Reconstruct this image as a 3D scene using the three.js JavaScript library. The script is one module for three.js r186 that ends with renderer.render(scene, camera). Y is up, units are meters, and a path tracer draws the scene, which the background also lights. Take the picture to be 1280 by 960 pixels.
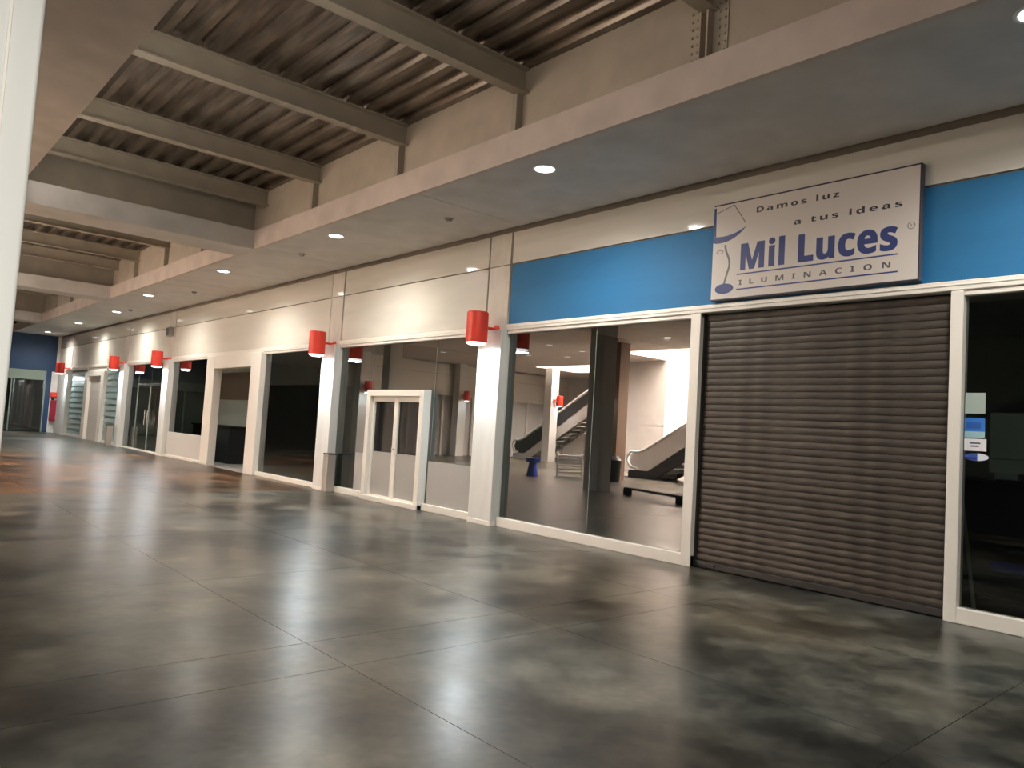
import * as THREE from 'three';
import { RoundedBoxGeometry } from 'three/addons/geometries/RoundedBoxGeometry.js';
import { mergeGeometries } from 'three/addons/utils/BufferGeometryUtils.js';
import { RectAreaLightUniformsLib } from 'three/addons/lights/RectAreaLightUniformsLib.js';
RectAreaLightUniformsLib.init();

// ------------------------------------------------------------------ camera, world, exposure
const scene = new THREE.Scene();
scene.background = new THREE.Color(0, 0, 0);
const renderer = new THREE.WebGLRenderer({ antialias: true });
renderer.toneMapping = THREE.LinearToneMapping;
renderer.toneMappingExposure = 1.18;
renderer.shadowMap.enabled = true;
const camera = new THREE.PerspectiveCamera(54.0, 4 / 3, 0.05, 200);
{ // hand-held phone: turned 48.6 degrees to the left of the shopfront's normal, a little up, a little rolled
  const yaw = 48.645 * Math.PI / 180, pit = 3.443 * Math.PI / 180, rol = 3.477 * Math.PI / 180;
  const w = new THREE.Vector3(-Math.sin(yaw) * Math.cos(pit), Math.sin(pit), -Math.cos(yaw) * Math.cos(pit));
  const r0 = new THREE.Vector3(Math.cos(yaw), 0, -Math.sin(yaw)), u0 = r0.clone().cross(w);
  const r = r0.clone().multiplyScalar(Math.cos(rol)).addScaledVector(u0, Math.sin(rol));
  const u = u0.clone().multiplyScalar(Math.cos(rol)).addScaledVector(r0, -Math.sin(rol));
  camera.quaternion.setFromRotationMatrix(new THREE.Matrix4().makeBasis(r, u, w.clone().negate()));
  camera.position.set(0, 1.5, 7.7);
}
const L = {                       // brightness of the fittings; the battens are added, not of the place
  downCorridor: 44, downHall: 190, wallLamp: 230, well1: 340, well2: 300, batten: 14,
  cool: new THREE.Color(1.0, 0.97, 0.9), lampWhite: new THREE.Color(0.85, 0.95, 1.0), warm: new THREE.Color(1.0, 0.84, 0.74),
};

// ------------------------------------------------------------------ helpers
let seed = 7;
const rnd = () => { seed = (seed * 1664525 + 1013904223) >>> 0; return seed / 4294967296; };
const used = {};
const numbered = n => { const k = used[n] = (used[n] ?? -1) + 1; return k ? `${n}_${String(k).padStart(3, '0')}` : n; };
const lin = (r, g, b) => new THREE.Color().setRGB(r, g, b);
const std = (c, roughness = 0.6, metalness = 0, extra = {}) => new THREE.MeshStandardMaterial({ color: c, roughness, metalness, ...extra });
function box(x0, x1, y0, y1, z0, z1) {          // box by its corners, uv in metres of the world
  const g = new THREE.BoxGeometry(x1 - x0, y1 - y0, z1 - z0); g.translate((x0 + x1) / 2, (y0 + y1) / 2, (z0 + z1) / 2);
  const p = g.attributes.position, n = g.attributes.normal, uv = g.attributes.uv;
  for (let i = 0; i < p.count; i++) {
    const ax = Math.abs(n.getX(i)), ay = Math.abs(n.getY(i));
    if (ax > 0.5) uv.setXY(i, p.getZ(i), p.getY(i)); else if (ay > 0.5) uv.setXY(i, p.getX(i), p.getZ(i)); else uv.setXY(i, p.getX(i), p.getY(i));
  }
  return g;
}
function rbox(x0, x1, y0, y1, z0, z1, r = 0.008) {
  const g = new RoundedBoxGeometry(x1 - x0, y1 - y0, z1 - z0, 2, Math.min(r, (x1 - x0) / 2.1, (y1 - y0) / 2.1, (z1 - z0) / 2.1));
  g.translate((x0 + x1) / 2, (y0 + y1) / 2, (z0 + z1) / 2); return g;
}
const cyl = (r0, r1, h, x, y, z, seg = 24, axis = 'y') => {
  const g = new THREE.CylinderGeometry(r0, r1, h, seg); if (axis === 'z') g.rotateX(Math.PI / 2); if (axis === 'x') g.rotateZ(Math.PI / 2);
  return g.translate(x, y, z);
};
function part(name, geo, mat, parent) {
  const m = new THREE.Mesh(Array.isArray(geo) ? mergeGeometries(geo.map(g => g.index ? g.toNonIndexed() : g)) : geo, mat);
  m.name = name; m.castShadow = m.receiveShadow = true; parent.add(m); return m;
}
function thing(name, label, category, pos = [0, 0, 0], group) {
  const o = new THREE.Group(); o.name = numbered(name); o.position.set(...pos); o.userData = { label, category }; if (group) o.userData.group = group; scene.add(o); return o;
}
function solo(name, geo, mat, label, category, group) {
  const m = part(numbered(name), geo, mat, scene); m.userData = { label, category }; if (group) m.userData.group = group; return m;
}
function struct(name, label, category) { const o = new THREE.Group(); o.name = name; o.userData = { kind: 'structure', label, category }; scene.add(o); return o; }
function structMesh(name, geo, mat, label, category) { const m = part(name, geo, mat, scene); m.userData = { kind: 'structure', label, category }; return m; }

// ------------------------------------------------------------------ procedural textures
function lattice(n, s) { let q = s >>> 0; const a = new Float32Array(n * n); for (let i = 0; i < n * n; i++) { q = (q * 1664525 + 1013904223) >>> 0; a[i] = q / 4294967296; } return a; }
function tileNoise(size, cells, s) {             // seamless value noise
  const a = lattice(cells, s), o = new Float32Array(size * size);
  for (let y = 0; y < size; y++) {
    const v = y / size * cells, j = Math.floor(v), fy = v - j, sy = fy * fy * (3 - 2 * fy), j1 = (j + 1) % cells;
    for (let x = 0; x < size; x++) {
      const u = x / size * cells, i = Math.floor(u), fx = u - i, sx = fx * fx * (3 - 2 * fx), i1 = (i + 1) % cells;
      o[y * size + x] = (a[j * cells + i] * (1 - sx) + a[j * cells + i1] * sx) * (1 - sy) + (a[j1 * cells + i] * (1 - sx) + a[j1 * cells + i1] * sx) * sy;
    }
  }
  return o;
}
function fbm(size, cells0, oct, s, gain = 0.5) {
  const o = new Float32Array(size * size); let amp = 1, tot = 0, c = cells0;
  for (let k = 0; k < oct; k++) { const n = tileNoise(size, c, s + k * 977); for (let i = 0; i < o.length; i++) o[i] += n[i] * amp; tot += amp; amp *= gain; c *= 2; }
  for (let i = 0; i < o.length; i++) o[i] /= tot;
  return o;
}
function tex(size, f, repeat, srgb = true) {
  const d = new Uint8Array(size * size * 4);
  for (let i = 0; i < size * size; i++) { const c = f(i); d[i * 4] = c[0]; d[i * 4 + 1] = c[1]; d[i * 4 + 2] = c[2]; d[i * 4 + 3] = 255; }
  const t = new THREE.DataTexture(d, size, size); t.wrapS = t.wrapT = THREE.RepeatWrapping; t.magFilter = THREE.LinearFilter; t.minFilter = THREE.LinearMipmapLinearFilter; t.generateMipmaps = true;
  t.repeat.set(repeat, repeat); if (srgb) t.colorSpace = THREE.SRGBColorSpace; t.needsUpdate = true; return t;
}
const cl = v => Math.max(0, Math.min(255, v));
const nA = fbm(1024, 7, 6, 11), nB = fbm(1024, 24, 5, 51), nC = fbm(1024, 4, 4, 91), nF = fbm(1024, 160, 2, 131);
const floorMap = tex(1024, i => { const v = 0.40 + (nA[i] - 0.5) * 2.6 + (nB[i] - 0.5) * 1.6 + (nF[i] - 0.5) * 0.4; const b = (nC[i] - 0.5) * 30; return [cl(100 + 90 * v + b), cl(98 + 90 * v), cl(88 + 88 * v - b)]; }, 1 / 7);
const floorRough = tex(1024, i => { const r = 0.283 + (nA[i] - 0.5) * 0.26 + (nB[i] - 0.5) * 0.12 + (nF[i] - 0.5) * 0.03; return [0, Math.ceil(Math.max(r, 0.279) * 255), 0]; }, 1 / 7, false);
const nD = fbm(512, 10, 4, 211);
const floorBump = (() => { const n = 512, d = new Float32Array(n * n * 4); for (let i = 0; i < n * n; i++) { d[i * 4] = d[i * 4 + 1] = d[i * 4 + 2] = nD[i]; d[i * 4 + 3] = 1; }
  const t = new THREE.DataTexture(d, n, n, THREE.RGBAFormat, THREE.FloatType); t.wrapS = t.wrapT = THREE.RepeatWrapping; t.magFilter = THREE.LinearFilter; t.repeat.set(1 / 2.6, 1 / 2.6); t.needsUpdate = true; return t; })();
const wallMap = tex(512, i => { const v = 236 + (nD[i] - 0.5) * 30; return [cl(v), cl(v - 1), cl(v - 3)]; }, 1 / 3);
const metalMap = tex(512, i => { const v = 205 + (nD[i] - 0.5) * 120; return [cl(v), cl(v - 4), cl(v - 12)]; }, 1 / 1.3);

const deckMap = metalMap.clone(); deckMap.repeat.set(0.22, 1.6);
// ------------------------------------------------------------------ materials
const M = {
  floor: std(lin(0.29, 0.268, 0.235), 1, 0, { map: floorMap, roughnessMap: floorRough, bumpMap: floorBump, bumpScale: 0.003 }),
  floorBrown: std(lin(0.44, 0.235, 0.13), 1, 0, { map: floorMap, roughnessMap: floorRough, bumpMap: floorBump, bumpScale: 0.003 }),
  bed: std(lin(0.07, 0.065, 0.055), 0.95),
  stain: std(lin(0.06, 0.058, 0.05), 0.32),
  panel: std(lin(0.80, 0.76, 0.68), 0.34, 0, { map: wallMap }),
  panelGloss: std(lin(0.80, 0.77, 0.70), 0.08, 0, { map: wallMap }),
  pillar: std(lin(0.82, 0.82, 0.79), 0.45, 0, { map: wallMap }),
  trimWhite: std(lin(0.80, 0.76, 0.69), 0.4),
  frame: std(lin(0.78, 0.74, 0.67), 0.35),
  groove: std(lin(0.22, 0.19, 0.15), 0.8),
  blue: std(lin(0.008, 0.17, 0.40), 0.65, 0, { map: wallMap }),
  navy: std(lin(0.012, 0.05, 0.13), 0.5, 0, { map: wallMap }),
  soffit: std(lin(0.70, 0.68, 0.65), 0.55, 0, { map: wallMap }),
  drywall: std(lin(0.72, 0.62, 0.56), 0.7, 0, { map: wallMap }),
  steel: std(lin(0.47, 0.42, 0.335), 0.5, 0, { map: wallMap }),
  steelWall: std(lin(0.56, 0.48, 0.385), 0.6, 0, { map: wallMap }),
  deck: std(lin(0.34, 0.29, 0.25), 0.3, 0.7, { map: deckMap }),
  roof: std(lin(0.1, 0.1, 0.1), 0.9),
  shutter: std(lin(0.078, 0.067, 0.056), 0.55, 0.25, { map: metalMap }),
  shutterDark: std(lin(0.03, 0.027, 0.024), 0.6, 0.3),
  red: std(lin(0.74, 0.045, 0.022), 0.4),
  redDeep: std(lin(0.26, 0.006, 0.03), 0.45),
  lens: std(lin(0.9, 0.9, 0.85), 0.5, 0, { emissive: lin(1, 0.98, 0.88), emissiveIntensity: 8 }),
  lampLens: std(lin(0.9, 0.9, 0.9), 0.5, 0, { emissive: lin(1, 1, 1), emissiveIntensity: 4 }),
  whitePlastic: std(lin(0.75, 0.75, 0.72), 0.45),
  greyPlastic: std(lin(0.28, 0.27, 0.25), 0.5),
  glass: new THREE.MeshPhysicalMaterial({ color: lin(0.24, 0.28, 0.26), roughness: 0, metalness: 0, transmission: 1, thickness: 0, ior: 2.0 }),
  glassDark: new THREE.MeshPhysicalMaterial({ color: lin(0.05, 0.05, 0.05), roughness: 0.03, metalness: 0, transmission: 1, thickness: 0, ior: 1.4 }),
  frosted: new THREE.MeshPhysicalMaterial({ color: lin(0.45, 0.6, 0.58), roughness: 0.35, metalness: 0, transmission: 0.55, thickness: 0, ior: 1.6 }),
  greyPanel: std(lin(0.34, 0.33, 0.31), 0.5),
  greyPanelPale: std(lin(0.55, 0.53, 0.49), 0.5),
  inside: std(lin(0.45, 0.44, 0.42), 0.8),
  insidePale: std(lin(0.55, 0.54, 0.50), 0.8),
  insideDark: std(lin(0.025, 0.025, 0.025), 0.8),
  brownPanel: std(lin(0.20, 0.13, 0.085), 0.6),
  greenGrey: std(lin(0.20, 0.25, 0.21), 0.5),
  blackMatt: std(lin(0.012, 0.012, 0.013), 0.45),
  chrome: std(lin(0.6, 0.6, 0.6), 0.25, 1),
  rubber: std(lin(0.02, 0.02, 0.02), 0.5),
  blueThing: std(lin(0.02, 0.06, 0.42), 0.5),
  hallWall: std(lin(0.80, 0.76, 0.72), 0.6, 0, { map: wallMap }),
  hallCeiling: std(lin(0.80, 0.70, 0.63), 0.7, 0, { map: wallMap }),
  unseenBlack: std(lin(0.016, 0.016, 0.018), 0.7),  // near-black of the unseen walls behind the camera
  binSteel: std(lin(0.42, 0.38, 0.33), 0.4, 0.3),
  cardGreen: std(lin(0.36, 0.44, 0.40), 0.6),
};

// ------------------------------------------------------------------ setting: floor of cast slabs with open saw-cut joints
const XE = -42.2, XR = 6.0;                       // far end wall, end behind the right edge of the picture
const floor = struct('floor', 'polished concrete floor with saw-cut joints and a terracotta band', 'floor');
part('bed', box(XE - 0.3, XR + 0.3, -0.25, -0.012, -0.15, 24.2), M.bed, floor);
{
  const xs = [XR, 3.75, 1.1, -1.55, -4.12, -4.68, -6.85, -9.5, -12.1, -14.25]; for (let k = 1; k <= 4; k++) xs.push(-14.25 - k * 2.85); xs.push(-28.3, -30.95, -33.6, -36.25, -38.9, XE);
  const zs = [-0.1, 1.63, 3.45, 5.27, 7.1, 8.95], g = 0.0022;
  for (let i = 0; i + 1 < xs.length; i++) for (let j = 0; j + 1 < zs.length; j++) {
    const mid = (xs[i] + xs[i + 1]) / 2, brown = mid < -14.25 && mid > -25.7;
    part('slab', box(xs[i + 1] + g, xs[i] - g, -0.1, 0, zs[j] + g, zs[j + 1] - g), brown ? M.floorBrown : M.floor, floor);
  }
  for (let k = 0; k < 6; k++) part('slab', box(-31 + k * 6.2 + g, Math.min(-31 + (k + 1) * 6.2, XR) - g, -0.1, 0, 8.95 + g, 24), M.floor, floor);
  const spot = (x, z, a, b, s) => { seed = s; const sh = new THREE.Shape(); for (let k = 0; k < 22; k++) { const t = k / 22 * 6.283, q = 0.8 + rnd() * 0.35; const px = x + Math.cos(t) * a * q, pz = z + Math.sin(t) * b * q; k ? sh.lineTo(px, -pz) : sh.moveTo(px, -pz); }
    const e = new THREE.ExtrudeGeometry(sh, { depth: 0.0008, bevelEnabled: false }); e.rotateX(-Math.PI / 2); part('stain', e, M.stain, floor); };
  spot(-8.15, 0.42, 0.32, 0.12, 3); spot(-7.25, 0.42, 0.36, 0.1, 4); spot(-6.72, 0.42, 0.14, 0.07, 5);
}

// soffit over the shopfronts
const soffit = struct('ceiling', 'pale plaster soffit strip above the shopfronts', 'ceiling');
{ const xs = [XR, -8.66]; while (xs[xs.length - 1] > XE + 6) xs.push(xs[xs.length - 1] - 5.3); xs.push(XE);
  for (let i = 0; i + 1 < xs.length; i++) part('panel', box(xs[i + 1] + 0.005, xs[i] - 0.005, 4.67, 4.75, 0.07, 2.0), M.soffit, soffit);
  part('backing', box(XE, XR, 4.752, 5.03, -0.1, 1.86), M.roof, soffit); }
structMesh('trim_1', box(XE, XR, 4.668, 5.03, 1.99, 2.05), M.drywall, 'plaster fascia along the open edge of the soffit', 'trim');
structMesh('trim_2', box(XE, XR, 4.95, 5.03, 1.9, 1.99), M.drywall, 'narrow ledge on top of the soffit fascia', 'trim');
// steel girder wall above the soffit, with stiffeners and a bolted splice
const girder = struct('wall_upper', 'beige steel girder wall between soffit and roof deck', 'wall');
part('web', box(XE, XR, 4.95, 5.98, 1.84, 1.9), M.steelWall, girder);
const beamX = [3.9, 1.25, -1.4, -4.05, -6.68, -9.25, -11.92, -14.08, -17.3, -19.95, -22.6, -24.68, -27.9, -30.5, -33.2, -38.5, -41];
for (const x of beamX) if (Math.abs(x + 14.08) > 0.1 && Math.abs(x + 24.68) > 0.1 && Math.abs(x + 4.05) > 0.1) part('stiffener', box(x - 0.1, x - 0.02, 5.03, 5.52, 1.9, 2.0), M.steel, girder);
{ part('splice_plate', box(-4.29, -3.87, 5.06, 5.8, 1.9, 1.912), M.steelWall, girder);
  part('stiffener', [box(-4.13, -4.11, 5.06, 5.8, 1.912, 2.0), box(-4.05, -4.03, 5.06, 5.8, 1.912, 2.0)], M.steelWall, girder);
  part('slot', box(-4.22, -4.0, 5.031, 5.045, 1.9, 1.985), M.bed, girder);
  for (const x of [-4.26, -4.2, -3.96, -3.9]) for (let k = 0; k < 9; k++) part('bolt', cyl(0.013, 0.013, 0.016, x, 5.11 + k * 0.078, 1.92, 8, 'z'), M.steel, girder); }
// cross boxes under the main frames, plaster clad, with the steel web above them
const boxX = [[-15.1, -14.2], [-25.7, -24.8], [-36.3, -35.4]];
boxX.forEach(([a, b], i) => {
  structMesh(`trim_${3 + i}`, box(a, b, 4.668, 5.03, 2.05, 6.03), M.soffit, ['plaster boxed cross beam beside the pillar with the bin', 'plaster boxed cross beam at the end of the terracotta floor', 'plaster boxed cross beam near the blue end wall'][i], 'trim');
});
// deck sheets over the corridor: trapezoid ribs running along the shopfronts
const deck = struct('ceiling_deck', 'corrugated galvanised steel roof deck over the corridor', 'ceiling');
{ const prof = [[0, 0], [0.1, 0], [0.135, 0.075], [0.27, 0.075], [0.305, 0]];
  const sheet = len => { // one sheet of three ribs, 0.915 wide
    const pos = [], uv = [], top = []; let d = 0, prev = null;
    for (let k = 0; k < 3; k++) for (let q = k ? 1 : 0; q < prof.length; q++) { const p = [prof[q][0] + k * 0.305, prof[q][1]]; if (prev) d += Math.hypot(p[0] - prev[0], p[1] - prev[1]); top.push([...p, d]); prev = p; }
    for (let i = 0; i + 1 < top.length; i++) { const [z0, y0, d0] = top[i], [z1, y1, d1] = top[i + 1];
      const q = [[0, y0, z0, d0], [len, y0, z0, d0], [len, y1, z1, d1], [0, y1, z1, d1]];
      for (const t of [0, 1, 2, 0, 2, 3]) { pos.push(q[t][0], q[t][1], q[t][2]); uv.push(q[t][0], q[t][3]); }
      for (const t of [0, 2, 1, 0, 3, 2]) { pos.push(q[t][0], q[t][1] + 0.002, q[t][2]); uv.push(q[t][0], q[t][3]); } }
    const g = new THREE.BufferGeometry(); g.setAttribute('position', new THREE.Float32BufferAttribute(pos, 3)); g.setAttribute('uv', new THREE.Float32BufferAttribute(uv, 2)); g.computeVertexNormals(); return g; };
  const bx = [XR, ...beamX, XE];
  for (let i = 0; i + 1 < bx.length; i++) { const g = sheet(bx[i] - bx[i + 1] - 0.01); for (let k = 0; k < 5; k++) { const m = part('deck_sheet', g, M.deck, deck); m.position.set(bx[i + 1] + 0.005, 5.82 + (k % 2) * 0.002, 1.9 + k * 0.915); } }
  part('roof_cover', box(XE, XR, 5.99, 6.2, 1.84, 6.6), M.roof, deck); }
// steel purlins (I-beams) across the corridor
function ibeam(h, b, z0, z1) { return [box(-b / 2, b / 2, 0, 0.022, z0, z1), box(-b / 2, b / 2, h - 0.022, h, z0, z1), box(-0.008, 0.008, 0.022, h - 0.022, z0, z1)]; }
const beamLabel = { 3: 'roof I-beam meeting the girder at the bolted splice', 4: 'roof I-beam above the downlight nearest the blue band', 5: 'roof I-beam above the joint of the soffit panels', 6: 'roof I-beam one bay before the first boxed cross beam', 7: 'roof I-beam lying against the first boxed cross beam' };
beamX.forEach((x, i) => { if (x < -36 || x > 0) return;
  const o = thing('roof_beam', beamLabel[i] ?? (x > -4 ? 'beige roof I-beam on the near side of the bolted splice' : 'beige roof I-beam beyond the first boxed cross beam'), 'beam', [x, 5.515, 0], 'roof beams under the deck');
  const [a, b, c] = ibeam(0.305, 0.16, 1.905, 6.03); part('bottom_flange', a, M.steel, o); part('top_flange', b, M.steel, o); part('web', c, M.steel, o); });
boxX.forEach(([a, b], i) => { const o = thing('frame_girder', ['deep steel frame girder above the first boxed cross beam', 'deep steel frame girder above the boxed beam ending the terracotta floor', 'deep steel frame girder above the boxed beam near the end wall'][i], 'beam', [(a + b) / 2, 5.03, 0], 'frame girders across the corridor');
  part('web', box(-0.02, 0.02, 0.02, 0.79, 1.905, 6.03), M.steel, o); part('flange', box(-0.2, 0.2, 0, 0.02, 1.905, 6.03), M.steel, o); });

// added batten lamps, hidden behind the hall edge to brighten girder, beams and fascia
for (let i = 0; i + 1 < beamX.length; i++) { const x = (beamX[i] + beamX[i + 1]) / 2, len = Math.min(2.0, beamX[i] - beamX[i + 1] - 0.5); if (x > -2 || x < -35 || len < 1.3 || boxX.some(b => x > b[0] - 1.2 && x < b[1] + 1.0)) continue;
  const o = thing('added_batten_lamp', 'added batten lamp hidden on the inner face of the hall edge to brighten the roof', 'batten lamp', [x, 5.0, 6.03], 'added batten lamps under the roof deck');
  part('body', rbox(-len / 2, len / 2, -0.06, 0.06, -0.05, 0, 0.01), M.whitePlastic, o); part('diffuser', rbox(-len / 2 + 0.03, len / 2 - 0.03, -0.05, 0.05, -0.075, -0.05, 0.01), M.lens, o);
  const a = new THREE.RectAreaLight(L.warm, L.batten, len - 0.06, 0.1); a.position.set(0, 0, -0.08); o.add(a); }

// ------------------------------------------------------------------ shopfront wall: fascia panels, grooves, sill trim
const PW = 0.56, PZ = 0.15;
const pillarR = [-8.9, -14.22, -25.03, -30.12, -39.4];          // right edges of the pillars
const front = struct('wall_front', 'shopfront wall with off-white fascia panels above the openings', 'wall');
part('backing', box(XE, XR, 3.05, 4.75, -0.16, -0.01), M.groove, front);
{ const ends = [XR, ...pillarR.flatMap(r => [r, r - PW]), XE];
  for (let i = 0; i < ends.length; i += 2) {
    const x1 = ends[i] - 0.012, x0 = ends[i + 1] + 0.012, n = 1;
    for (let k = 0; k < n; k++) { const a = x0 + (x1 - x0) * k / n + (k ? 0.002 : 0), b = x0 + (x1 - x0) * (k + 1) / n - (k < n - 1 ? 0.002 : 0);
      part('upper_panel', rbox(a, b, 4.105, 4.61, -0.012, 0.02, 0.004), M.panelGloss, front);
      part(i === 0 ? 'blue_panel' : 'lower_panel', rbox(a, b, 3.145, 4.085, -0.012, i === 0 ? 0.012 : 0.02, 0.004), i === 0 ? M.blue : M.panel, front);
    }
  }
  for (const r of pillarR) { part('pier_panel', rbox(r - PW + 0.03, r - 0.03, 4.1, 4.61, -0.012, 0.028, 0.004), M.panelGloss, front); part('pier_panel', rbox(r - PW + 0.03, r - 0.03, 3.06, 4.09, -0.012, 0.028, 0.004), M.panel, front); }
  for (let i = 0; i < ends.length; i += 2) { part('sill_trim', rbox(ends[i + 1] + 0.005, ends[i] - 0.005, 3.04, 3.135, -0.1, 0.06, 0.01), M.trimWhite, front); part('sill_bead', rbox(ends[i + 1] + 0.005, ends[i] - 0.005, 3.085, 3.1, 0.06, 0.068, 0.003), M.trimWhite, front); }
}
const pillarLabel = ['white pillar between the blue band and the white double door', 'white pillar with a bin standing against its side', 'white pillar beside the low pale panel at the end of the terracotta floor', 'white pillar at the near end of the slatted glass shop', 'white pillar in the corner beside the blue end wall'];
pillarR.forEach((r, i) => {
  const o = thing('pillar', pillarLabel[i], 'pillar', [r - PW / 2, 0, 0], 'white shopfront pillars');
  part('shaft', rbox(-PW / 2, PW / 2, 0, 3.05, -0.12, PZ, 0.012), M.pillar, o); part('base_strip', rbox(-PW / 2 - 0.004, PW / 2 + 0.004, 0, 0.07, -0.12, PZ + 0.006, 0.004), M.trimWhite, o);
});

// ------------------------------------------------------------------ red wall lamps
function lampParts(o, dir) {                       // lamp axis at the origin of o, arm reaching dir metres along -z to the wall
  const prof = [[0.165, 0.0], [0.17, 0.01], [0.17, 0.47], [0.155, 0.485], [0, 0.485]].map(p => new THREE.Vector2(...p));
  const shade = part('shade', new THREE.LatheGeometry(prof, 40), M.red, o);
  part('inner_tube', new THREE.LatheGeometry([[0.16, 0.0], [0.16, 0.1]].map(p => new THREE.Vector2(...p)), 32), M.whitePlastic, shade);
  part('diffuser', new THREE.LatheGeometry([[0, -0.045], [0.08, -0.04], [0.13, -0.026], [0.158, 0.0], [0.158, 0.03]].map(p => new THREE.Vector2(...p)), 32), M.lampLens, o);
  part('arm', cyl(0.024, 0.024, dir - 0.16, 0, 0.26, -(dir + 0.16) / 2, 16, 'z'), M.red, o);
  part('wall_plate', cyl(0.07, 0.07, 0.02, 0, 0.26, -dir + 0.01, 24, 'z'), M.red, o);
}
function wallLamp(x, y, z, label, dir, group, turn = 0, power = 1) {
  const o = thing('wall_lamp', label, 'wall lamp', [x, y, z], group); o.rotation.y = turn; lampParts(o, dir);
  const a = new THREE.RectAreaLight(L.lampWhite, L.wallLamp * power, 0.24, 0.24); a.position.set(0, -0.05, 0); a.rotation.x = -Math.PI / 2; o.add(a); return o;
}
const lampLabel = ['red cylinder wall lamp on the pillar beside the blue band', 'red cylinder wall lamp on the pillar with the bin', 'red cylinder wall lamp beside the small grey wall speaker', 'red cylinder wall lamp on the pillar by the slatted glass shop', 'red cylinder wall lamp in the corner by the blue end wall'];
pillarR.forEach((r, i) => wallLamp(r - PW / 2 + 0.02, 2.81, 0.43, lampLabel[i], 0.4, 'red lamps along the shopfronts'));

// ------------------------------------------------------------------ recessed downlights
function downlight(x, z, label, group, power, color = L.cool, y = 4.67) {
  const o = thing('recessed_downlight', label, 'downlight', [x, y, z], group);
  part('trim_ring', new THREE.LatheGeometry([[0.118, 0.004], [0.118, -0.004], [0.135, -0.01], [0.15, -0.004], [0.15, 0.0]].map(p => new THREE.Vector2(...p)), 32), M.whitePlastic, o);
  part('lens', cyl(0.118, 0.118, 0.006, 0, -0.002, 0, 28), M.lens, o);
  const s = new THREE.SpotLight(color, power, 0, 1.45, 1, 2); s.position.set(0, -0.02, 0); s.target.position.set(0, -2, 0); s.castShadow = true; s.shadow.radius = 5; o.add(s); o.add(s.target); s.target.name = 'aim'; return o;
}
for (const [x, z, l] of [[-1.52, 1.62, 'above the dark window with stickers'], [-6.57, 1.6, 'above the window under the blue band'], [-11.85, 1.55, 'above the white double door'], [-17.09, 1.55, 'above the full-height window beside the doorway'], [-22.9, 1.5, 'above the window with the pale low panel'], [-28.1, 1.05, 'above the frameless glass shopfront'], [-33.9, 1.0, 'above the grey door'], [-40.0, 1.0, 'by the blue end wall']])
  downlight(x, z, `round recessed downlight in the soffit ${l}`, 'soffit downlights', L.downCorridor);
for (const [x, z, l] of [[-9.31, 1.0, 'beside the soffit joint'], [-13.75, 1.27, 'near the pillar with the bin'], [-20.85, 0.92, 'above the open doorway'], [-27.0, 0.9, 'above the frameless glass shopfront']]) { const o = thing('smoke_detector', `small round smoke detector on the soffit ${l}`, 'smoke detector', [x, 4.67, z], 'detectors on the soffit');
  part('base', cyl(0.07, 0.07, 0.012, 0, -0.006, 0, 24), M.greyPlastic, o); part('head', cyl(0.055, 0.04, 0.03, 0, -0.027, 0, 24), M.greyPlastic, o); }

// ------------------------------------------------------------------ shop interiors (unlit rooms behind the glass)
structMesh('wall_back', box(XE - 0.3, XR + 0.3, 0, 4.7, -5.3, -5.1), M.inside, 'grey back wall of the unlit shops', 'wall');
structMesh('floor_shops', box(XE - 0.3, XR + 0.3, -0.2, -0.001, -5.3, -0.16), M.inside, 'dull grey floor inside the unlit shops', 'floor');
structMesh('ceiling_shops', box(XE - 0.3, XR + 0.3, 3.3, 3.4, -5.1, -0.16), M.hallWall, 'white ceiling inside the unlit shops', 'ceiling');
pillarR.forEach((r, i) => structMesh(`wall_partition_${i + 1}`, box(r - 0.4, r - 0.2, 0, 3.3, -5.1, -0.13), i === 0 ? M.inside : M.insidePale, 'partition wall between two neighbouring shops', 'wall'));

// windows: frame pieces and panes
function frameWindow(n, x0, x1, o = {}) {
  const w = struct(`window_${n}`, o.label, 'window'), sill = o.sill ?? 0.14, zf = 0.05, y1 = o.top ?? 3.04;
  part('bottom_rail', rbox(x0, x1, 0, sill, -0.08, zf, 0.008), M.frame, w);
  if (o.head !== false) part('top_rail', rbox(x0, x1, y1 - 0.05, y1, -0.08, zf - 0.01, 0.006), M.frame, w);
  if (o.left) part('jamb', rbox(x0, x0 + o.left, 0, y1, -0.08, zf + 0.006, 0.008), M.frame, w);
  if (o.right) part('jamb', rbox(x1 - o.right, x1, 0, y1, -0.08, zf + 0.006, 0.008), M.frame, w);
  const a = x0 + (o.left ?? 0), b = x1 - (o.right ?? 0), cuts = [a, ...(o.cuts ?? []), b];
  for (let i = 0; i + 1 < cuts.length; i++) { const g = new THREE.PlaneGeometry(cuts[i + 1] - cuts[i] - 0.006, y1 - sill - 0.04); g.translate((cuts[i] + cuts[i + 1]) / 2, (y1 + sill - 0.04) / 2, -0.02); part('pane', g, M.glass, w);
    if (i) part('pane_edge', box(cuts[i] - 0.003, cuts[i] + 0.003, sill, y1 - 0.05, -0.026, -0.014), M.greenGrey, w); }
  return w;
}
frameWindow(1, -8.88, -5.31, { right: 0.14, cuts: [-7.05], label: 'large shop window under the blue band, left of the shutter' });
frameWindow(2, -2.56, 2.2, { left: 0.11, right: 0.1, label: 'dark shop window with stickers beside the shutter' });
{ const w = frameWindow(3, -14.2, -9.48, { sill: 0.12, cuts: [-12.9, -10.8], label: 'tall shop window around the white double door' });
  part('low_panel', box(-13.35, -12.86, 0.12, 0.86, -0.016, -0.004), M.greyPanel, w); part('low_panel', box(-10.84, -9.5, 0.12, 0.86, -0.016, -0.004), M.greyPanel, w); }
frameWindow(4, -18.02, -14.8, { sill: 0.1, label: 'dark full-height window beside the open doorway' });
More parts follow.
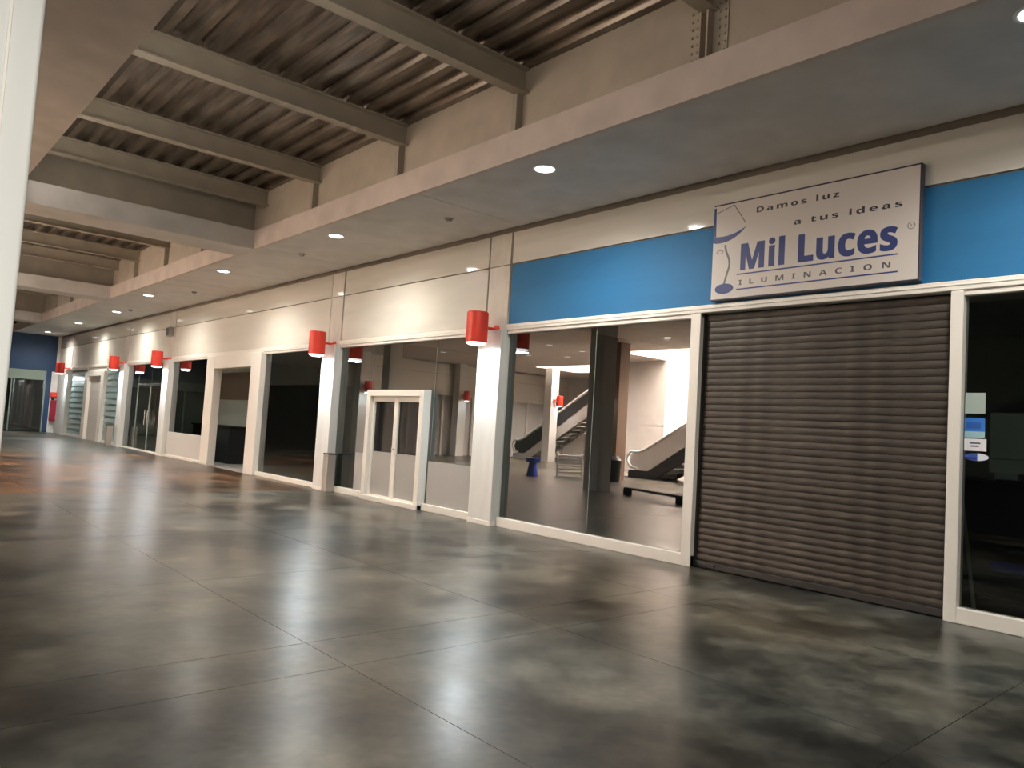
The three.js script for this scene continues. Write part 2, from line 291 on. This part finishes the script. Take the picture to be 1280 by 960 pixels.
{ const w = frameWindow(5, -25.0, -21.75, { sill: 0.08, label: 'window with a pale solid panel below beside the open doorway' }); part('low_panel', rbox(-24.98, -21.75, 0.08, 0.78, -0.06, 0.03, 0.005), M.greyPanelPale, w); }
{ const w = frameWindow(6, -30.1, -25.6, { sill: 0.05, cuts: [-28.7, -27.2], label: 'frameless glass shopfront between two white pillars' });
  part('transom', rbox(-28.7, -25.7, 2.22, 2.3, -0.05, 0.02, 0.006), M.chrome, w); for (const x of [-28.7, -27.25, -26.0]) part('mullion', rbox(x - 0.03, x + 0.03, 0.05, 2.22, -0.05, 0.0, 0.005), M.greenGrey, w); part('pull_handle', cyl(0.018, 0.018, 0.5, -27.4, 1.15, 0.06, 10), M.chrome, w); part('pull_handle', cyl(0.018, 0.018, 0.5, -27.1, 1.15, 0.06, 10), M.chrome, w); }
for (const [n, a, b, l] of [[7, -33.1, -30.7, 'slatted glass window between the grey door and a pillar'], [8, -39.4, -36.3, 'slatted glass window beside the corner pillar']]) {
  const w = struct(`window_${n}`, l, 'window'); part('bottom_rail', rbox(a, b, 0, 0.1, -0.08, 0.03, 0.006), M.frame, w); part('top_rail', rbox(a, b, 2.96, 3.04, -0.08, 0.03, 0.006), M.frame, w);
  part('backing', box(a, b, 0.1, 2.96, -0.09, -0.08), M.greenGrey, w);
  for (let k = 0; k < 12; k++) { const g = new THREE.BoxGeometry(b - a - 0.02, 0.225, 0.008); g.rotateX(-0.16); g.translate((a + b) / 2, 0.22 + k * 0.238, -0.03); part('slat', g, M.frosted, w); }
}
// doorway with a boxed frame, left open
{ const d = struct('door_1', 'open doorway in a deep white boxed frame', 'door');
  part('jamb', rbox(-21.72, -21.12, 0, 3.038, -0.1, 0.12, 0.012), M.frame, d); part('jamb', rbox(-18.6, -18.02, 0, 3.038, -0.1, 0.12, 0.012), M.frame, d); part('head', rbox(-21.12, -18.6, 2.68, 3.038, -0.1, 0.12, 0.012), M.frame, d); part('threshold', rbox(-21.12, -18.6, 0, 0.015, -0.12, 0.08, 0.004), M.greyPanel, d); }
// what shows through the doorway and the window next to it
solo('display_wall', [box(-25.1, -21.5, 0.0, 3.2, -1.5, -1.4)], M.insidePale, 'pale partition standing inside the shop behind the open doorway', 'partition');
solo('signboard', rbox(-25.0, -21.7, 1.9, 2.75, -1.398, -1.36, 0.005), M.brownPanel, 'brown board on the partition seen through the doorway', 'board');
solo('counter', [rbox(-25.0, -21.9, 0, 1.05, -1.3, -0.75, 0.01), rbox(-25.05, -21.85, 1.05, 1.09, -1.33, -0.7, 0.01)], M.insideDark, 'long black counter inside the shop behind the doorway', 'counter');
// white double door
{ const d = struct('door_2', 'white double door with dark glass above grey panels', 'door'), x0 = -12.82, x1 = -10.9, zf = 0.14;
  part('jamb', rbox(x0, x0 + 0.13, 0, 2.1, -0.06, zf, 0.01), M.frame, d); part('jamb', rbox(x1 - 0.13, x1, 0, 2.1, -0.06, zf, 0.01), M.frame, d); part('head', rbox(x0 + 0.13, x1 - 0.13, 1.98, 2.1, -0.06, zf, 0.01), M.frame, d); part('threshold', rbox(x0, x1, 0, 0.09, -0.06, zf + 0.01, 0.008), M.frame, d);
  const mid = (x0 + x1) / 2;
  for (const [a, b, s] of [[x0 + 0.13, mid, 1], [mid, x1 - 0.13, -1]]) {
    const l = new THREE.Group(); l.name = 'leaf'; d.add(l);
    part('stile', rbox(a, a + 0.065, 0.09, 1.98, 0.0, 0.07, 0.006), M.frame, l); part('stile', rbox(b - 0.065, b, 0.09, 1.98, 0.0, 0.07, 0.006), M.frame, l); part('top_rail', rbox(a + 0.065, b - 0.065, 1.88, 1.98, 0.0, 0.07, 0.006), M.frame, l);
    part('grey_panel', box(a + 0.06, b - 0.06, 0.09, 0.93, 0.02, 0.045), M.greyPanel, l); const g = new THREE.PlaneGeometry(b - a - 0.12, 0.96); g.translate((a + b) / 2, 1.405, 0.03); part('pane', g, M.glassDark, l);
    part('lock', cyl(0.018, 0.018, 0.03, s > 0 ? b - 0.03 : a + 0.03, 1.0, 0.08, 12, 'z'), M.chrome, l);
  } }
// grey door between the slatted windows
{ const d = struct('door_3', 'grey door in a white frame between slatted windows', 'door'); part('jamb', rbox(-36.3, -35.75, 0, 2.85, -0.1, 0.1, 0.01), M.frame, d); part('jamb', rbox(-33.6, -33.1, 0, 2.85, -0.1, 0.1, 0.01), M.frame, d); part('head', rbox(-35.75, -33.6, 2.65, 2.85, -0.1, 0.1, 0.01), M.frame, d); part('leaf', rbox(-35.75, -33.6, 0, 2.65, -0.08, -0.03, 0.005), M.greyPanelPale, d); part('lintel_panel', box(-36.3, -33.1, 2.85, 3.04, -0.1, 0.0), M.frame, d); part('handle', cyl(0.03, 0.03, 0.05, -33.8, 1.05, 0.0, 10, 'z'), M.chrome, d); }

// ------------------------------------------------------------------ roller shutter
{ const o = thing('roller_shutter', 'closed dark brown roller shutter under the lettered sign', 'roller shutter', [-3.935, 0, 0]), w = 2.76, n = 38, pitch = 2.93 / n;
  const sh = new THREE.Shape(); sh.moveTo(-0.012, 0); for (let k = 0; k <= 8; k++) { const t = k / 8; sh.lineTo(0.001 + Math.sin(t * Math.PI) * 0.006, 0.003 + t * (pitch - 0.006)); } sh.lineTo(-0.012, pitch - 0.001); sh.lineTo(-0.012, 0);
  const g = new THREE.ExtrudeGeometry(sh, { depth: w, bevelEnabled: false }); g.rotateY(-Math.PI / 2); g.translate(w / 2, 0, 0);
  g.scale(1, 1, -1); { const ix = g.index, p = g.attributes.position, uv = g.attributes.uv; for (let i = 0; i < p.count; i++) uv.setXY(i, p.getX(i), p.getY(i) * 2 + p.getZ(i)); const a = p.array, b = g.attributes.normal.array; for (let t = 0; t < p.count; t += 3) for (let c = 0; c < 3; c++) { let q = a[(t + 1) * 3 + c]; a[(t + 1) * 3 + c] = a[(t + 2) * 3 + c]; a[(t + 2) * 3 + c] = q; } g.computeVertexNormals(); }
  g.rotateY(Math.PI); g.scale(-1, 1, 1); { const a = g.attributes.position.array; for (let t = 0; t < a.length / 3; t += 3) for (let c = 0; c < 3; c++) { const q = a[(t + 1) * 3 + c]; a[(t + 1) * 3 + c] = a[(t + 2) * 3 + c]; a[(t + 2) * 3 + c] = q; } g.computeVertexNormals(); }
  const tones = [0, 1, 2].map(k => { const m = M.shutter.clone(); m.color.multiplyScalar(0.9 + k * 0.1); return m; });
  for (let k = 0; k < n; k++) { const m = part('slat', g, tones[Math.floor(rnd() * 3)], o); m.position.set(0, 0.09 + k * pitch, -0.045); }
  part('bottom_bar', rbox(-w / 2, w / 2, 0.012, 0.088, -0.075, -0.02, 0.008), M.shutterDark, o); part('guide_rail', box(-w / 2 - 0.0, -w / 2 + 0.03, 0.0, 3.03, -0.075, -0.015), M.shutterDark, o); part('guide_rail', box(w / 2 - 0.03, w / 2, 0.0, 3.03, -0.075, -0.015), M.shutterDark, o);
  part('handle_block', rbox(-w / 2 + 0.06, -w / 2 + 0.3, 0.03, 0.07, -0.02, 0.0, 0.005), M.shutterDark, o);
}
structMesh('wall_shutter_box', box(-5.3, -2.57, 0, 3.04, -0.14, -0.1), M.insideDark, 'dark boarding behind the roller shutter', 'wall');

// ------------------------------------------------------------------ lettered sign
{ const W = 2.33, Hh = 1.16, S = 600, cw = Math.round(W * S), ch = Math.round(Hh * S), cv = document.createElement('canvas'); cv.width = cw; cv.height = ch; const c = cv.getContext('2d');
  c.fillStyle = '#e6ded6'; c.fillRect(0, 0, cw, ch); const X = u => u * cw, Y = v => v * ch, navy = '#16337c', ink = '#2b2b33';
  c.fillStyle = '#1a1a38'; c.fillRect(0, 0, cw, 9); c.fillRect(0, ch - 9, cw, 9); c.fillRect(cw - 7, 0, 7, ch);
  const put = (s, u, v, px, font, fill, wide, gap = 0) => { c.save(); c.font = `${font} ${px}px sans-serif`; c.fillStyle = fill; c.textBaseline = 'alphabetic';
    let tot = 0; for (const k of s) tot += c.measureText(k).width + gap; tot -= gap; const f = wide * cw / tot; c.translate(X(u), Y(v)); c.scale(f, 1); let x = 0; for (const k of s) { c.fillText(k, x, 0); if (px > 200) { c.strokeStyle = fill; c.lineWidth = 9; c.strokeText(k, x, 0); } x += c.measureText(k).width + gap; } c.restore(); };
  put('Damos luz', 0.235, 0.155, 54, 'bold', ink, 0.42, 7);
  put('a tus ideas', 0.435, 0.345, 54, 'bold', ink, 0.495, 7);
  put('Mil Luces', 0.15, 0.71, 248, 'bold', navy, 0.765, 0);
  put('ILUMINACION', 0.155, 0.865, 50, 'bold', '#55555c', 0.735, 30);
  c.fillStyle = navy; c.fillRect(X(0.145), Y(0.748), X(0.77), 9); c.fillRect(X(0.145), Y(0.9), X(0.77), 9);
  c.strokeStyle = '#77726c'; c.lineWidth = 4; c.beginPath(); c.arc(X(0.965), Y(0.525), 20, 0, 7); c.stroke(); c.font = '26px sans-serif'; c.fillStyle = '#77726c'; c.fillText('R', X(0.965) - 9, Y(0.525) + 9);
  // the table lamp drawn at the left
  c.lineWidth = 5; c.strokeStyle = '#4a4a50'; c.beginPath(); c.moveTo(X(0.012), Y(0.09)); c.lineTo(X(0.115), Y(0.03)); c.lineTo(X(0.185), Y(0.24)); c.stroke();
  c.fillStyle = navy; c.beginPath(); c.moveTo(0, Y(0.03)); c.lineTo(X(0.012), Y(0.03)); c.lineTo(X(0.016), Y(0.335)); c.quadraticCurveTo(X(0.11), Y(0.36), X(0.188), Y(0.27)); c.quadraticCurveTo(X(0.13), Y(0.40), X(0.05), Y(0.405)); c.quadraticCurveTo(X(0.01), Y(0.41), 0, Y(0.39)); c.fill();
  c.strokeStyle = '#6e6a66'; c.lineWidth = 16; c.beginPath(); c.moveTo(X(0.072), Y(0.43)); c.bezierCurveTo(X(0.075), Y(0.55), X(0.12), Y(0.58), X(0.09), Y(0.72)); c.lineTo(X(0.073), Y(0.84)); c.stroke();
  c.lineWidth = 5; c.beginPath(); c.ellipse(X(0.043), Y(0.5), 26, 12, 0, 0, 7); c.stroke();
  c.fillStyle = navy; c.beginPath(); c.ellipse(X(0.075), Y(0.885), X(0.053), Y(0.052), 0, 0, 7); c.fill();
  const t = new THREE.CanvasTexture(cv); t.colorSpace = THREE.SRGBColorSpace; t.anisotropy = 8;
  const o = thing('shop_sign', 'off-white sign board lettered in navy above the roller shutter', 'sign', [-3.99, 3.16, 0]);
  part('board', rbox(-W / 2, W / 2, 0, Hh, 0.02, 0.1, 0.006), std(lin(0.12, 0.11, 0.13), 0.5), o);
  const f = new THREE.PlaneGeometry(W - 0.008, Hh - 0.008); f.translate(0, Hh / 2, 0.1012); part('printed_face', f, std(lin(0.82, 0.82, 0.82), 0.45, 0, { map: t }), o);
}

// stickers on the dark window beside the shutter
function stickerTex(draw, w, h) { const cv = document.createElement('canvas'); cv.width = w; cv.height = h; const c = cv.getContext('2d'); draw(c, w, h); const t = new THREE.CanvasTexture(cv); t.colorSpace = THREE.SRGBColorSpace; return t; }
function sticker(x0, x1, y0, y1, mat, label) { const m = solo('window_sticker', box(x0, x1, y0, y1, -0.0195, -0.0185), mat, label, 'sticker', 'stickers on the dark window'); const uv = m.geometry.attributes.uv; for (let i = 0; i < uv.count; i++) uv.setXY(i, (uv.getX(i) - x0) / (x1 - x0), (uv.getY(i) - y0) / (y1 - y0)); }
sticker(-2.44, -2.275, 1.9, 2.09, M.cardGreen, 'pale green card, topmost of the stickers on the dark window');
sticker(-2.44, -2.275, 1.68, 1.86, std(lin(1, 1, 1), 0.5, 0, { map: stickerTex((c, w, h) => { c.fillStyle = '#2f74c8'; c.fillRect(0, 0, w, h); c.fillStyle = '#1b56a8'; c.fillRect(w * 0.1, h * 0.2, w * 0.7, h * 0.35); c.fillStyle = '#9cc4cc'; c.fillRect(0, h * 0.68, w, h * 0.32); }, 128, 128) }), 'blue card with a pale lower edge on the dark window');
sticker(-2.44, -2.26, 1.56, 1.67, std(lin(1, 1, 1), 0.5, 0, { map: stickerTex((c, w, h) => { c.fillStyle = '#e8e6ea'; c.fillRect(0, 0, w, h); c.fillStyle = '#4a4658'; c.fillRect(w * 0.25, h * 0.3, w * 0.48, h * 0.12); c.fillRect(w * 0.3, h * 0.55, w * 0.36, h * 0.12); }, 160, 96) }), 'white card with two printed lines on the dark window');
{ const g = new THREE.CircleGeometry(0.5, 28); g.scale(0.2, 0.07, 1); g.translate(-2.34, 1.505, -0.0185); solo('window_sticker', g, std(lin(1, 1, 1), 0.5, 0, { map: stickerTex((c, w, h) => { c.fillStyle = '#3f5aa8'; c.fillRect(0, 0, w, h); c.fillStyle = '#dfe4ee'; c.fillRect(w * 0.55, 0, w * 0.45, h); c.fillStyle = '#20307a'; c.fillRect(0, h * 0.55, w * 0.5, h * 0.3); }, 128, 64) }), 'small oval blue and white sticker, lowest on the dark window', 'sticker', 'stickers on the dark window'); }

// ------------------------------------------------------------------ things inside the shops
{ const o = thing('reception_counter', 'black counter with a chrome edge behind the dark window with stickers', 'counter', [-1.6, 0, -1.1]);
  part('body', rbox(-1.25, 1.6, 0, 1.26, -0.25, 0.22, 0.01), M.blackMatt, o); part('top', rbox(-1.3, 1.65, 1.26, 1.3, -0.3, 0.27, 0.008), M.blackMatt, o); part('chrome_edge', cyl(0.012, 0.012, 0.5, -1.05, 1.285, 0.28, 10, 'x'), M.chrome, o); part('blue_stripe', box(-0.85, 0.6, 0.4, 0.5, 0.22, 0.226), M.blueThing, o); }
{ const o = thing('display_board', 'grey board standing on the counter behind the dark window', 'board', [-2.34, 1.3, -0.95]); part('board', rbox(-0.16, 0.16, 0.06, 0.66, -0.02, 0.02, 0.006), M.insidePale, o); part('bar', rbox(-0.165, 0.165, 0.2, 0.215, 0.02, 0.026, 0.002), M.inside, o); part('foot', rbox(-0.1, 0.1, 0, 0.06, -0.06, 0.06, 0.006), M.inside, o); }
solo('leaning_pole', (() => { const g = cyl(0.018, 0.018, 1.14, 0, 0.57, 0, 10); g.rotateZ(0.12); g.translate(-2.5, 0.0, -0.6); return g; })(), M.inside, 'thin grey pole leaning inside the dark window', 'pole');

// ------------------------------------------------------------------ small things along the shopfronts
{ const o = thing('wall_speaker', 'small grey box speaker on the fascia above a pillar', 'speaker', [-25.3, 3.8, 0.03]); part('body', rbox(-0.15, 0.15, 0, 0.3, 0, 0.16, 0.02), M.greyPlastic, o); part('grille', rbox(-0.12, 0.12, 0.03, 0.27, 0.16, 0.166, 0.003), M.rubber, o); }
for (const [x, z, l] of [[-14.11, 0.1, 'tall square steel bin against the pillar beside the double door window'], [-30.35, 0.36, 'tall square steel bin in front of the slatted glass shop pillar']]) { const o = thing('litter_bin', l, 'bin', [x, 0, z]);
  part('body', rbox(-0.1, 0.1, 0, 0.76, -0.05, 0.14, 0.012), M.binSteel, o); part('rim', rbox(-0.105, 0.105, 0.76, 0.785, -0.055, 0.145, 0.006), M.rubber, o); }

// ------------------------------------------------------------------ end wall of the corridor
{ const w = struct('wall_end', 'end wall with a dark blue band above dark glass doors', 'wall');
  part('core', box(XE - 0.3, XE - 0.1, 0, 5.9, -0.16, 8.95), M.insideDark, w); part('blue_panel', rbox(XE - 0.1, XE + 0.005, 2.95, 4.67, 0.15, 8.9, 0.004), M.navy, w); part('blue_pier', rbox(XE - 0.1, XE + 0.02, 0, 2.95, 0.3, 0.52, 0.004), M.navy, w); part('upper_wall', box(XE - 0.1, XE, 4.67, 5.98, 2.05, 8.9), M.drywall, w);
  part('lintel', rbox(XE - 0.1, XE + 0.01, 2.5, 2.95, 0.52, 8.9, 0.004), M.greenGrey, w); part('white_pier', box(XE - 0.1, XE, 0, 4.67, -0.1, 0.3), M.pillar, w);
  for (let k = 0; k < 6; k++) { const z0 = 0.54 + k * 1.36; const g = new THREE.PlaneGeometry(1.26, 2.4); g.rotateY(Math.PI / 2); g.translate(XE - 0.02, 1.28, z0 + 0.66); part('pane', g, M.glass, w); part('mullion', rbox(XE - 0.06, XE + 0.02, 0, 2.5, z0 - 0.03, z0 + 0.03, 0.005), M.greenGrey, w); } }
structMesh('wall_corner', rbox(XE, -39.97, 0, 3.05, -0.12, 0.02, 0.006), M.pillar, 'white wall piece between the corner pillar and the end wall', 'wall');
{ const o = thing('fire_cabinet', 'tall narrow red fire cabinet with an alarm above it on the end wall', 'fire cabinet', [XE + 0.012, 0.55, 0.13]); part('body', rbox(0.0, 0.18, 0, 1.02, -0.13, 0.13, 0.01), M.redDeep, o); part('door', rbox(0.18, 0.195, 0.04, 0.98, -0.11, 0.11, 0.004), M.redDeep, o); part('alarm', rbox(0.01, 0.16, 1.16, 1.4, -0.1, 0.16, 0.03), M.red, o); part('bracket', box(0, 0.05, 1.01, 1.17, -0.03, 0.1), M.rubber, o); }

// ------------------------------------------------------------------ the hall on the camera's side: what the shop windows mirror
const hall = struct('ceiling_hall', 'plaster ceiling of the hall opposite the shopfronts', 'ceiling');
const V1 = [-18.7, -10.2, 14.0, 18.9], V2 = [-27.4, -21.2, 17.8, 20.9];    // the two escalator wells (x0, x1, z0, z1)
{ const T = 4.67, put = (x0, x1, z0, z1) => part('panel', box(x0, x1, T, 4.8, z0, z1), M.hallCeiling, hall);
  put(XE, XR, 6.03, 8.95); put(-31, XR, 8.95, V1[2]); put(V1[1], XR, V1[2], 24); put(-31, V1[0], V1[2], V2[2]); put(-31, V2[0], V2[2], V2[3]); put(V2[1], V1[0], V2[2], V2[3]); put(-31, V1[0], V2[3], 24); put(V1[0], V1[1], V1[3], 24);
  part('edge_fascia', box(XE, XR, 4.8, 5.99, 6.03, 6.12), M.drywall, hall);
  part('roof_cover', [box(XE, XR, 5.99, 6.2, 6.6, 8.95), box(-31.2, XR + 0.2, 7.6, 7.8, 8.95, 24.2)], M.roof, hall); }
[[V1, L.well1, 'the wide escalator well'], [V2, L.well2, 'the narrow escalator well']].forEach(([[x0, x1, z0, z1], p, l], i) => {
  const w = struct(`wall_well_${i + 1}`, `white upper walls of ${l}`, 'wall'); part('side', box(x0 - 0.12, x1 + 0.12, 4.8, 7.6, z0 - 0.12, z0), M.hallWall, w); part('side', box(x0 - 0.12, x1 + 0.12, 4.8, 7.6, z1, z1 + 0.12), M.hallWall, w); part('side', box(x0 - 0.12, x0, 4.8, 7.6, z0, z1), M.hallWall, w); part('side', box(x1, x1 + 0.12, 4.8, 7.6, z0, z1), M.hallWall, w); part('top', box(x0, x1, 7.5, 7.6, z0, z1), M.hallWall, w);
  const nx = i ? 2 : 3; for (let k = 0; k < nx; k++) { const cx = x0 + (x1 - x0) * (k + 0.5) / nx, lw = (x1 - x0) / nx - 0.5, ld = (z1 - z0) - 0.8;
    const o = thing('light_panel', `large luminous ceiling panel above ${l}`, 'light panel', [cx, 7.42, (z0 + z1) / 2], `luminous panels over ${l}`);
    part('frame', box(-lw / 2 - 0.04, lw / 2 + 0.04, 0.02, 0.08, -ld / 2 - 0.04, ld / 2 + 0.04), M.whitePlastic, o); part('diffuser', box(-lw / 2, lw / 2, 0.0, 0.02, -ld / 2, ld / 2), M.lens, o);
    const a = new THREE.RectAreaLight(L.warm, p, lw, ld); a.position.set(0, -0.01, 0); a.rotation.x = -Math.PI / 2; o.add(a); }
});
for (const [x, z] of [[-19.8, 11.4], [-22.1, 14.7], [-20.0, 13.4], [-23.4, 13.7], [-26.5, 11.5], [-14.5, 11.4]]) downlight(x, z, 'added downlight out of view in the hall ceiling to brighten the left column', 'hall ceiling downlights', L.downHall, L.warm);
structMesh('wall_right', box(XR, XR + 0.2, 0, 6.2, -5.3, 24.2), M.unseenBlack, 'dark wall closing the corridor behind the camera', 'wall');
structMesh('wall_hall_back', box(-31.2, -9.5, 0, 7.8, 24, 24.2), M.hallWall, 'white back wall of the hall', 'wall');
structMesh('wall_added_opposite', [box(-9.5, XR, 0, 4.67, 9.4, 9.6), box(-9.5, -9.3, 0, 7.8, 9.6, 24.2)], M.unseenBlack, 'added near-black screen across from the roller shutter in place of the unlit hall', 'wall');  // added screen: the dark of the unlit hall is put into its colour
{ const w = struct('wall_corridor_back', 'shopfront wall with pale fascia across from the slatted glass shop', 'wall'); part('fascia', box(XE - 0.3, -31.2, 3.05, 4.67, 8.95, 9.15), M.panel, w); part('dark_front', box(XE - 0.3, -31.2, 0, 3.05, 9.0, 9.15), M.insideDark, w); part('upper', box(XE - 0.3, -31.2, 4.67, 6.2, 8.95, 9.15), M.hallWall, w); }
{ const w = struct('wall_wing', 'shopfront wall of the wing with fascia above grey glass', 'wall'); part('fascia', rbox(-31.2, -31, 3.05, 4.62, 8.95, 24, 0.005), M.panel, w); part('trim_strip', rbox(-31.0, -30.96, 3.03, 3.12, 8.95, 24, 0.005), M.trimWhite, w); part('line_strip', rbox(-31.0, -30.985, 4.08, 4.1, 8.95, 24, 0.003), M.groove, w); part('back', box(-31.4, -31.15, 0, 4.67, 8.95, 24.2), M.inside, w); part('upper', box(-31.4, -31.2, 4.67, 7.8, 8.95, 24.2), M.hallWall, w);
  for (let k = 0; k < 8; k++) { part('mullion', rbox(-31.1, -30.99, 0, 3.03, 9.1 + k * 1.95, 9.17 + k * 1.95, 0.005), M.frame, w); } }
downlight(0.9, 8.0, 'added downlight out of view in the hall ceiling to brighten the left column', 'hall ceiling downlights', 210, L.cool);  // extra lamp out of view, added to light the left column
// free columns on the camera's side
[[-3.12, 7.5825, 'white square column with a narrow groove at the left of the corridor'], [-13.72, 7.5825, 'white square column mirrored in the window under the blue band'], [-24.3, 7.5825, 'white square column across from the open doorway']].forEach(([x, z, l]) => { const o = thing('column', l, 'column', [x, 0, z], 'square columns along the hall edge');
  part('shaft', rbox(-0.25, 0.25, 0, 4.67, -0.2675, 0.2675, 0.012), M.pillar, o); part('corner_strip', rbox(0.249, 0.254, 0.0, 4.67, -0.18, -0.17, 0.002), M.trimWhite, o); });
[[-30.6, 10.0, 'white wing pillar nearest the corridor'], [-30.6, 15.7, 'white wing pillar in the middle of the wing front'], [-27.0, 18.7, 'free-standing white pillar in front of the far escalator'], [-16.92, 12.0, 'brown pillar with a lamp in the middle of the hall']].forEach(([x, z, l], i) => {
  const o = thing('hall_pillar', l, 'pillar', [x, 0, z], 'pillars of the hall'); part('shaft', rbox(-0.25, 0.25, 0, 4.67, -0.25, 0.25, 0.01), i === 3 ? M.brownPanel : M.pillar, o);
  const lx = x + (i < 3 ? 0.6 : -0.25), lz = i < 3 ? z : z - 0.6; wallLamp(lx, 2.81, lz, ['red cylinder lamp on the wing pillar nearest the corridor', 'red cylinder lamp on the middle wing pillar', 'red cylinder lamp on the free-standing white pillar', 'red cylinder lamp on the brown pillar'][i], 0.35, 'red lamps of the hall', i < 3 ? Math.PI / 2 : Math.PI, 0.6); });
structMesh('wall_lift_shaft', [box(-20.7, -18.7, 0, 1.98, 17.0, 19.0), box(-20.68, -18.72, 1.98, 2.01, 17.02, 18.98), box(-20.7, -18.7, 2.01, 4.67, 17.0, 19.0)], M.hallWall, 'white square shaft between the two escalators', 'wall');
// escalators: truss, two balustrades with handrails, steps
function escalator(x0, z0, w, label, run, white) {
  const o = thing('escalator', label, 'escalator', [x0, 0, z0], 'escalators of the hall'), s = Math.tan(0.524), R = run;
  const poly = (pts, d, z, mat, name) => { const sh = new THREE.Shape(); pts.forEach(([x, y], i) => i ? sh.lineTo(x, y) : sh.moveTo(x, y)); const g = new THREE.ExtrudeGeometry(sh, { depth: d, bevelEnabled: false }); g.translate(0, 0, z); return part(name, g, mat, o); };
  for (const z of [0, w - 0.1]) {
    poly([[-0.3, 0.0], [0.9, 0.0], [R, (R - 0.9) * s], [R, (R - 0.9) * s + 0.75], [0.6, 0.28], [-0.3, 0.28]], 0.1, z, white ? M.insideDark : M.hallWall, 'side_cladding');
    poly([[0.0, 0.28], [0.6, 0.28], [R, (R - 0.6) * s + 0.25], [R, (R - 0.6) * s + 0.95], [0.4, 1.0], [-0.1, 0.95], [-0.28, 0.62]], 0.02, z + 0.04, white ? M.hallWall : M.insideDark, 'balustrade');
    const pts = [[0.15, 0.32], [-0.3, 0.42], [-0.42, 0.68], [-0.25, 0.97], [0.35, 1.03], [R * 0.5, 1.03 + (R * 0.5 - 0.4) * s], [R, 1.03 + (R - 0.4) * s]].map(p => new THREE.Vector3(p[0], p[1], z + 0.05));
    part('handrail', new THREE.TubeGeometry(new THREE.CatmullRomCurve3(pts, false, 'catmullrom', 0.2), 60, 0.055, 8), M.whitePlastic, o);
  }
  const n = Math.floor((R - 0.9) / 0.35); for (let k = 0; k < n; k++) part('step', box(0.6 + k * 0.35, 0.97 + k * 0.35, 0.05 + k * 0.35 * s, 0.22 + k * 0.35 * s, 0.1, w - 0.1), M.greyPlastic, o);
  part('landing', box(-1.1, 0.65, 0.0, 0.03, 0.05, w - 0.05), M.chrome, o);
}
escalator(-17.9, 14.3, 1.4, 'white-sided escalator rising beside the square shaft', 8.2, true);
escalator(-29.9, 19.2, 1.3, 'white-sided escalator rising behind the free-standing pillar', 8.4);
{ const o = thing('kiosk_stool', 'round blue stool on the hall floor', 'stool', [-18.3, 0, 9.5]); part('seat', cyl(0.26, 0.22, 0.14, 0, 0.53, 0, 24), M.blueThing, o); part('foot', cyl(0.12, 0.2, 0.46, 0, 0.23, 0, 20), M.blueThing, o); }
{ const o = thing('slatted_rack', 'white slatted rack on the hall floor', 'rack', [-18.2, 0, 11.15]); o.rotation.y = -0.75; for (const x of [-0.42, 0.42]) part('post', rbox(x - 0.025, x + 0.025, 0, 0.78, -0.2, 0.2, 0.008), M.whitePlastic, o); for (let k = 0; k < 6; k++) part('shelf_slat', rbox(-0.4, 0.4, 0.12 + k * 0.115, 0.155 + k * 0.115, -0.19, 0.19, 0.006), M.whitePlastic, o); }
{ const o = thing('low_bench', 'long low black bench at the edge of the hall', 'bench', [-11.55, 0, 7.22]); o.rotation.y = 0.26; part('seat', rbox(-1.1, 1.3, 0.15, 0.2, -0.09, 0.09, 0.01), M.insideDark, o); for (const x of [-1.05, 1.05]) part('leg', rbox(x - 0.1, x + 0.1, 0, 0.15, -0.07, 0.07, 0.008), M.blackMatt, o); }
{ const o = thing('dark_bin', 'dark round bin beside the brown pillar', 'bin', [-16.2, 0, 11.2]); part('body', cyl(0.2, 0.17, 0.7, 0, 0.35, 0, 24), M.rubber, o); part('lid', cyl(0.1, 0.21, 0.14, 0, 0.77, 0, 24), M.rubber, o); }

scene.traverse(o => { if (o.isLight && o.isSpotLight) o.castShadow = true; });
scene.add(camera);
renderer.render(scene, camera);
